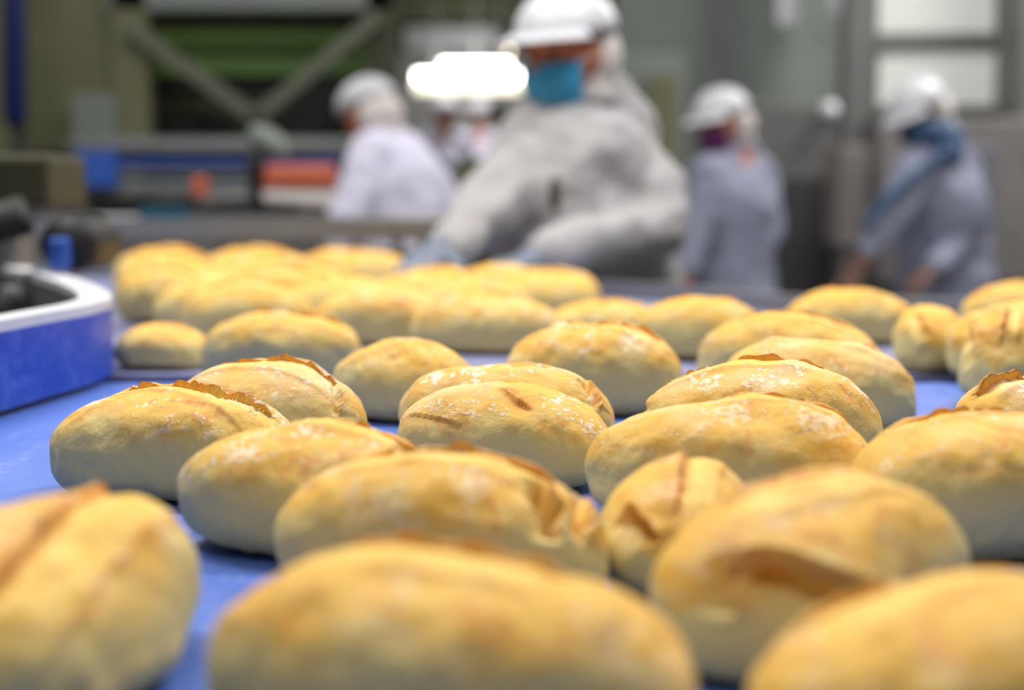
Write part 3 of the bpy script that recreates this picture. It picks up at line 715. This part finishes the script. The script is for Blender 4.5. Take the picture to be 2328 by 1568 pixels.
om = empty('dough_machine', (D(1085, 8), 8, 0)); tag(om, 'dark olive machine standing between the back-turned worker and the nearest worker', 'machine')
bpx('cover', M_OLIVE, 1040, 1160, 356, 420, 8.0, .3, om); bpx('body', M_OLIVED, 1035, 1180, 395, 760, 8.05, .4, om)
slab_z('foot', M_OLIVED, 1045, 1170, 8.05, .4, 0, .2, om)
bpx('black_handle', M_BLACK, 1116, 1150, 230, 276, 8.0, .05, om); bpx('handle_post', M_STEELD, 1128, 1136, 276, 358, 8.02, .03, om)
hp = empty('dark_cabinet_row', (D(980, 12), 14, 0)); tag(hp, 'dark olive cabinet wall with a pale beige strip at the far end of the hall', 'cabinet')
bpx('upper_panel', M_OLIVED, 850, 1500, -60, 45, 14.4, .1, hp); bpx('beige_strip', M_WALLG, 920, 1130, 60, 118, 14.4, .1, hp)
bpx('lower_panel', M_STEELD, 850, 1500, 120, 500, 14.5, .1, hp); slab_z('base', M_OLIVED, 850, 1500, 14.5, .1, 0, .8, hp)

# ------------------------------------------------------------------ right side: partition, columns, windows
YR = 7.8
struct('wall_partition', (D(1395, YR), YR, 0), (4.95, YR + .1, 3.99), M_GREYG)
def trimpx(name, m, x0, x1, y0, y1, Y, th):
    o = MB(); bxp(o, x0, x1, y0, y1, Y, th, .006); o = o.build(name, m); tag(o, kind='structure'); return o
w1 = empty('window_1', at(2130, 40, YR)); tag(w1, kind='structure')
bpx('pane', M_PANE, 1995, 2268, -70, 76, YR - .03, .02, w1); 
b = MB(); bxp(b, 1975, 1995, -70, 250, YR - .06, .05); bxp(b, 2268, 2288, -70, 250, YR - .06, .05); bxp(b, 1975, 2288, 78, 112, YR - .07, .06); bxp(b, 1975, 2288, 240, 262, YR - .06, .05); b.build('window_frame', M_STEELD, w1)
bpx('pane', M_PANE, 1995, 2268, 114, 240, YR - .03, .02, w1)
tag(MB().box2((D(1900, 7.3), 7.2, 0), (D(1962, 7.3), 7.35, 3.99), .01).build('steel_column', M_STEELD), 'broad dull grey steel column left of the pale window', 'column')
tag(MB().box2((D(2285, 7.3), 7.2, 0), (D(2420, 7.3), 7.35, 3.99), .01).build('steel_column', M_STEELD), 'grey steel column at the right edge beyond the window', 'column')
tag(MB().box2((D(1752, 7.5), 7.45, 1.95), (D(1800, 7.5), 7.5, 3.99), .006).build('pale_strip_duct', M_WHITE), 'pale vertical duct strip, left one of the two on the grey partition', 'duct')
tag(MB().box2((D(1862, 7.5), 7.45, 2.0), (D(1898, 7.5), 7.5, 3.99), .006).build('pale_strip_duct', M_WHITE), 'pale vertical duct strip right beside the steel column', 'duct')
tc = empty('tall_cabinet', (D(1825, 6.8), 6.9, 0)); tag(tc, 'tall dark grey cabinet between the two right-hand workers, round pale dial on top', 'cabinet')
bpx('body', M_STEELD, 1690, 1905, 235, 900, 6.8, .3, tc); slab_z('plinth', M_BLACK, 1690, 1905, 6.82, .26, 0, .12, tc)
bpx('dark_door', plain('charcoal_metal', srgb(62, 60, 64), .5), 1745, 1890, 400, 880, 6.77, .03, tc)
p = at(1888, 250, 6.74); MB().tube([p + Vector((0, .06, 0)), p], .042, 24).build('dial', M_WHITE, tc)
bc = empty('steel_bin', (D(1930, 6.2), 6.2, 0)); tag(bc, 'beige grey steel hopper left of the fourth worker', 'bin')
bpx('hopper', plain('beige_steel', srgb(138, 132, 130), .5), 1905, 1975, 330, 560, 6.3, .3, bc); slab_z('stand', M_STEELD, 1915, 1965, 6.35, .2, 0, .9, bc)
sm = empty('steel_enclosure', (D(2260, 7), 6.9, 0)); tag(sm, 'plain grey steel enclosure behind the fourth worker, under the window', 'machine')
bpx('body', plain('warm_grey_steel', srgb(134, 130, 130), .5), 1990, 2420, 268, 640, 6.6, .4, sm); slab_z('plinth', M_STEELD, 1995, 2410, 6.62, .36, 0, .75, sm)
bpx('door', plain('blue_grey_steel', srgb(118, 120, 130), .5), 2170, 2270, 330, 620, 6.57, .03, sm)
# hood behind worker one
ap = empty('grey_hood', (D(1480, 7), 7.0, 0)); tag(ap, 'tall grey-green machine hood behind the nearest worker', 'machine')
bpx('hood', M_GREYG, 1380, 1560, 120, 600, 7.2, .3, ap); slab_z('stand', M_STEELD, 1400, 1540, 7.25, .2, 0, .75, ap)
bpx('brown_panel', M_OLIVE, 1470, 1540, 170, 420, 7.17, .03, ap)

# ------------------------------------------------------------------ workers
TEX = bpy.data.textures.new('cloth_folds', 'CLOUDS'); TEX.noise_scale = 0.16; TEX.noise_depth = 2
def blob(mb, name, m, parent, vox=.008, folds=0.0, smooth=4):
    o = mb.build(name, m, parent)
    r = o.modifiers.new('union', 'REMESH'); r.mode = 'VOXEL'; r.voxel_size = vox; r.use_smooth_shade = True
    s = o.modifiers.new('soften', 'SMOOTH'); s.iterations = smooth; s.factor = .6
    if folds:
        d = o.modifiers.new('folds', 'DISPLACE'); d.texture = TEX; d.strength = folds; d.texture_coords = 'GLOBAL'; d.mid_level = .5
    return o
def frame_from(f, up=Vector((0, 0, 1))):         # rotation with +X = facing direction
    f = f.normalized(); y = up.cross(f).normalized(); z = f.cross(y)
    return Matrix((f, y, z)).transposed()
def hand(mb, wrist, fwd, palm_n, s=1.0, g=0.0, side=1, curl=.5):
    fwd = fwd.normalized(); pn = (palm_n - fwd * palm_n.dot(fwd)).normalized(); lat = fwd.cross(pn) * side
    pc = wrist + fwd * .045 * s
    for k in (-1.2, -.4, .4, 1.2): mb.cap(wrist + fwd * .012 + lat * k * .014, .014 * s + g, wrist + fwd * .082 * s + lat * k * .019, .0115 * s + g, 12, 3)
    for k, ln in ((-1.5, .062), (-.5, .074), (.5, .080), (1.5, .070)):
        b0 = wrist + fwd * .086 * s + lat * k * .0195
        d1 = (fwd + pn * curl * .5).normalized(); p1 = b0 + d1 * ln * .45
        d2 = (fwd + pn * curl * 1.3).normalized(); p2 = p1 + d2 * ln * .32
        d3 = (fwd * .6 + pn * curl * 1.8).normalized(); p3 = p2 + d3 * ln * .25
        mb.cap(b0, .0092 + g, p1, .0086 + g, 10, 3); mb.cap(p1, .0086 + g, p2, .0078 + g, 10, 3); mb.cap(p2, .0078 + g, p3, .007 + g, 10, 3)
    t0 = wrist + fwd * .025 * s + lat * .028; t1 = t0 + (fwd * .6 + lat * .8 + pn * .3).normalized() * .038; t2 = t1 + (fwd * .9 + lat * .25 + pn * .4).normalized() * .03
    mb.cap(t0, .013 + g, t1, .010 + g, 10, 3); mb.cap(t1, .010 + g, t2, .0085 + g, 10, 3)

def person(label, head, face, neck, sh, el, wr, hn, chest, waist, hips, feet_y, coat_m, skin_m, mask_m, glove_m, glove=True, net_back=True, cape=False, brim=True, vox=.009, mask=True, group=None, big=1.0, folds=.045):
    floor_c = Vector((hips.x, feet_y, 0)); B = big
    F = frame_from(face); fh = Vector((face.x, face.y, 0)).normalized(); lat = Vector((-fh.y, fh.x, 0))
    # body
    mb = MB()
    mb.ell(head, (.088, .074, .108), F); mb.ell(head + F @ Vector((.018, 0, -.062)), (.062, .052, .052), F)
    mb.cap(head + F @ Vector((.088, 0, .000)), .007, head + F @ Vector((.106, 0, -.026)), .013, 10, 3)
    mb.ell(head + F @ Vector((.080, 0, -.062)), (.012, .024, .010), F)
    for s in (-1, 1):
        mb.ell(head + F @ Vector((-.004, s * .076, -.012)), (.018, .010, .032), F)
        mb.ell(head + F @ Vector((.078, s * .030, .018)), (.014, .022, .008), F)
    mb.cap(head + F @ Vector((-.02, 0, -.06)), .055, neck, .058)
    mb.cap(neck, .075, chest, .125, 20); mb.cap(chest, .125, waist, .115, 20); mb.cap(waist, .115, hips, .13, 20)
    for i in (0, 1):
        mb.cap(neck + (sh[i] - neck) * .3, .06, sh[i], .055); mb.cap(sh[i], .052, el[i], .040); mb.cap(el[i], .040, wr[i], .027)
        mb.cap(wr[i] - (wr[i] - el[i]).normalized() * .02, .027, wr[i] + (hn[i] - wr[i]).normalized() * .03, .025)
        hand(mb, wr[i], hn[i] - wr[i], Vector((0, 0, -1)) if abs((hn[i] - wr[i]).normalized().z) < .8 else fh, 1.0, 0, 1 if i == 0 else -1)
        hj = hips + lat * (.09 if i else -.09); kn = Vector((floor_c.x + lat.x * (.1 if i else -.1) * .9, (hips.y + feet_y) / 2 + lat.y * (.09 if i else -.09), .48)) + fh * .03
        ak = Vector((floor_c.x, feet_y, .09)) + lat * (.1 if i else -.1)
        mb.cap(hj, .085, kn, .058); mb.cap(kn, .058, ak, .038); mb.cap(ak, .036, ak + fh * .12 + Vector((0, 0, -.055)), .03)
    body = mb.build('person', skin_m)
    r = body.modifiers.new('union', 'REMESH'); r.mode = 'VOXEL'; r.voxel_size = vox * .65; r.use_smooth_shade = True
    s_ = body.modifiers.new('soften', 'SMOOTH'); s_.iterations = 2
    tag(body, label, 'person', group)
    # coat
    mb = MB()
    mb.cap(neck + Vector((0, 0, -.02)), .078, chest, .165 * B, 24); mb.cap(chest, .165 * B, waist, .160 * B, 24); mb.cap(waist, .160 * B, hips, .170 * B, 24)
    shl = (sh[1] - sh[0])
    for k in (.2, .5, .8):
        q = sh[0] + shl * k; mb.cap(q + Vector((0, 0, -.03)), .085, chest + shl * (k - .5) * .55, .125, 20); mb.cap(chest + shl * (k - .5) * .55, .125, waist + shl * (k - .5) * .45, .115, 20)
    for k in (-1, 1): mb.cap(hips + lat * k * .05, .150, Vector((hips.x, (hips.y + feet_y) / 2, .55)) + lat * k * .085, .135, 20)
    for i in (0, 1):
        mb.cap(neck + (sh[i] - neck) * .25, .068, sh[i], .082); mb.cap(sh[i], .080, el[i], .066); mb.cap(el[i], .066, wr[i] - (wr[i] - el[i]).normalized() * .02, .046)
    coat = blob(mb, 'coat', coat_m, body, vox, folds, 5)
    # collar, buttons, cuffs
    up = (neck - chest).normalized()
    mb = MB(); ring = []
    fr = frame_from(fh, up); 
    for k in range(25): a = R(-155 + 310 * k / 24 + 180); ring.append(neck + up * .015 + fr @ Vector((math.cos(a) * .078, math.sin(a) * .078, 0)))
    mb.tube(ring, .014, 10).build('collar', coat_m, body)
    # trousers, shoes
    mb = MB(); ms = MB()
    for i in (0, 1):
        kn = Vector((floor_c.x + lat.x * (.1 if i else -.1) * .9, (hips.y + feet_y) / 2 + lat.y * (.09 if i else -.09), .48)) + fh * .03
        ak = Vector((floor_c.x, feet_y, .10)) + lat * (.1 if i else -.1); hj = hips + lat * (.09 if i else -.09)
        mb.cap(hj, .10, kn, .078); mb.cap(kn, .078, ak, .062)
    mb2 = blob(mb, 'trousers', M_TROU, body, .012, .02, 3)
    for i in (0, 1):
        ak = Vector((floor_c.x, feet_y, .05)) + lat * (.1 if i else -.1)
        o = MB().cap(ak - fh * .03, .048, ak + fh * .15, .042); sh_o = o.build('shoe', M_SHOE, body)
        for v in sh_o.data.vertices: v.co.z = max(v.co.z, .003)
    if glove:
        for i in (0, 1):
            mb = MB(); hand(mb, wr[i], hn[i] - wr[i], Vector((0, 0, -1)) if abs((hn[i] - wr[i]).normalized().z) < .8 else fh, 1.02, .0028, 1 if i == 0 else -1)
            mb.cap(wr[i] - (wr[i] - el[i]).normalized() * .05, .036, wr[i] + (hn[i] - wr[i]).normalized() * .02, .032)
            blob(mb, 'glove', glove_m, body, .006, 0, 1)
    # cap with brim, hair net
    mb = MB(); mb.ell(head + F @ Vector((-.006, 0, .040)), (.120, .104, .098), F, 32, 12, -.02)
    cap_o = mb.build('cap', M_CAP, body)
    if brim:
        vs = []; fs = []; n = 21
        for k in range(n):
            a = R(-68 + 136 * k / (n - 1)); e = .055 * math.cos(a * 1.1) ** .7
            for (rr_, z) in ((.110, .050), (.110 + e, .034 - .010 * (1 - math.cos(a))), (.110 + e, .030 - .010 * (1 - math.cos(a))), (.108, .044)):
                vs.append(head + F @ Vector((rr_ * math.cos(a), rr_ * .9 * math.sin(a), z)))
        for k in range(n - 1):
            for j in range(4): j2 = (j + 1) % 4; fs.append((k * 4 + j, k * 4 + j2, k * 4 + 4 + j2, k * 4 + 4 + j))
        fs.append((0, 1, 2, 3)); fs.append(tuple((n - 1) * 4 + j for j in (3, 2, 1, 0)))
        b_ = MB().add(vs, fs).build('brim', M_CAP, cap_o)
        b_.matrix_parent_inverse = Matrix.Identity(4)
    if net_back:
        mb = MB(); mb.ell(head + F @ Vector((-.045, 0, -.015)), (.082, .092, .080), F); mb.ell(head + F @ Vector((-.085, 0, -.02)), (.055, .07, .055), F); mb.cap(head + F @ Vector((-.055, 0, -.05)), .060, neck + (head - neck) * .25 - fh * .015, .074)
        blob(mb, 'hair_net', M_NET, body, .008, .012, 3)
    if mask:
        vs = []; fs = []; nu, nv = 17, 11
        for lay in (0, 1):
            for j in range(nv):
                z = -.016 - .104 * j / (nv - 1)
                for i in range(nu):
                    a = R(-62 + 124 * i / (nu - 1)); bulge = (.030 * math.cos(a) ** 2) * math.sin(math.pi * min(1, (j + 2) / nv)) - lay * .003
                    rad = .090 - .010 * max(0, (-z - .06) / .05) + bulge + .0016 * (j % 2)
                    vs.append(head + F @ Vector((rad * math.cos(a), rad * .86 * math.sin(a), z)))
        for lay in (0, 1):
            for j in range(nv - 1):
                for i in range(nu - 1):
                    a0 = lay * nu * nv + j * nu + i; fs.append((a0, a0 + 1, a0 + nu + 1, a0 + nu))
        mk = MB().add(vs, fs).build('face_mask', mask_m, body)
        for s in (-1, 1):
            a = R(62 * s)
            mb = MB(); mb.tube(smooth_path([head + F @ Vector((.088 * math.cos(a), .078 * math.sin(a), -.02)), head + F @ Vector((.02, s * .084, -.012)), head + F @ Vector((-.014, s * .088, -.030)), head + F @ Vector((.02, s * .080, -.055)), head + F @ Vector((.085 * math.cos(a), .074 * math.sin(a), -.085))], 4), .0015, 6)
            mb.build('ear_loop', M_WHITE, mk).matrix_parent_inverse = Matrix.Identity(4)
    for s in (-1, 1):
        MB().ell(head + F @ Vector((.082, s * .030, .006)), (.008, .013, .007), F).build('eye', M_EYE, body)
    return body

def P3(px, py, Y): return at(px, py, Y)
# nearest worker, leaning over the curved conveyor
w = person('nearest worker in white coat, cap and bright blue face mask, gloved hands over the rolls',
    P3(1288, 118, 3.05), Vector((-.64, -.72, -.16)), P3(1322, 240, 3.08),
    [P3(1215, 350, 3.02), P3(1428, 318, 3.10)], [P3(1112, 478, 2.92), P3(1500, 520, 2.95)], [P3(1005, 572, 2.68), P3(1225, 592, 2.72)], [P3(915, 622, 2.54), P3(1105, 618, 2.62)],
    P3(1308, 436, 3.08), P3(1322, 560, 3.09), P3(1350, 690, 3.18), 3.42, M_COAT, M_SKIN, M_MASK, M_GLOVE, big=1.2, folds=.075)
mb = MB(); mb.cap(P3(1350, 190, 3.10), .062, P3(1385, 290, 3.12), .105); blob(mb, 'neck_cover', M_COAT, w, .01, .02, 4)
c_ = P3(1262, 440, 2.83); 
MB().ell(c_, (.012, .02, .035), None).build('dark_button_gap', M_OLIVED, w)
# back-turned worker
person('worker seen from behind in lilac-white coat, left of the nearest worker',
    P3(838, 262, 5.2), Vector((-.75, .55, -.35)), P3(882, 325, 5.2),
    [P3(927, 345, 5.32) , P3(847, 345, 5.08)][::-1], [P3(792, 470, 5.0), P3(1022, 480, 5.35)], [P3(757, 560, 4.95), P3(982, 590, 5.5)], [P3(737, 600, 4.95), P3(952, 620, 5.55)],
    P3(894, 412, 5.2), P3(902, 560, 5.2), P3(907, 680, 5.2), 5.25, M_COATB, M_SKIN, M_COATB, M_GLOVE, glove=False, brim=False, mask=False, big=1.1)
# third worker
person('worker with purple face mask and white cap, right of the nearest worker',
    P3(1642, 278, 5.7), Vector((-.86, -.45, -.28)), P3(1675, 345, 5.75),
    [P3(1610, 400, 5.6), P3(1722, 400, 5.85)], [P3(1590, 520, 5.55), P3(1745, 530, 5.8)], [P3(1560, 620, 5.5), P3(1680, 640, 5.6)], [P3(1550, 665, 5.5), P3(1660, 680, 5.55)],
    P3(1668, 470, 5.7), P3(1668, 590, 5.7), P3(1672, 700, 5.7), 5.75, M_COATG, M_SKIN, M_MASKP, M_GLOVE, glove=False)
# fourth worker
w4 = person('worker at the right with slate blue hood at the nape, bending left',
    P3(2092, 258, 5.7), Vector((-.80, -.35, -.50)), P3(2147, 325, 5.75),
    [P3(2067, 400, 5.6), P3(2187, 390, 5.85)], [P3(2032, 500, 5.5), P3(2202, 530, 5.7)], [P3(1972, 580, 5.45), P3(2122, 610, 5.5)], [P3(1947, 620, 5.45), P3(2082, 640, 5.45)],
    P3(2132, 460, 5.75), P3(2147, 590, 5.8), P3(2157, 700, 5.8), 5.85, M_COATG, M_SKIND, M_MASKD, M_GLOVE, glove=False, big=1.15)
mb = MB(); mb.cap(P3(2100, 298, 5.64), .055, P3(2150, 318, 5.66), .075); mb.cap(P3(2150, 318, 5.66), .07, P3(2168, 352, 5.6), .045); blob(mb, 'hood', M_MASKD, w4, .01, .01, 3)
MB().tube(smooth_path([P3(2150, 345, 5.52), P3(2080, 400, 5.46), P3(2010, 460, 5.40), P3(1970, 520, 5.38)], 6), .022, 12).build('slanted_tube', M_MASKD, w4)  # thin slate tube slanting across the coat front
# two distant workers under the lamp
for (px, lab) in ((1012, 'left one of two tiny far workers in white below the glowing lamp'), (1092, 'right one of two tiny far workers in white below the glowing lamp')):
    Y = 10.2 if px == 1012 else 11.7
    person(lab, P3(px, 262, Y), Vector((-.3, -.9, -.2)), P3(px + 2, 308, Y), [P3(px - 38, 325, Y), P3(px + 38, 325, Y)], [P3(px - 45, 400, Y), P3(px + 45, 400, Y)],
        [P3(px - 30, 455, Y - .15), P3(px + 30, 455, Y - .15)], [P3(px - 20, 475, Y - .2), P3(px + 20, 475, Y - .2)], P3(px, 370, Y), P3(px, 430, Y), P3(px, 480, Y), Y, M_COATB, M_SKIN, M_MASK, M_GLOVE, glove=False, vox=.016, brim=False, mask=False)
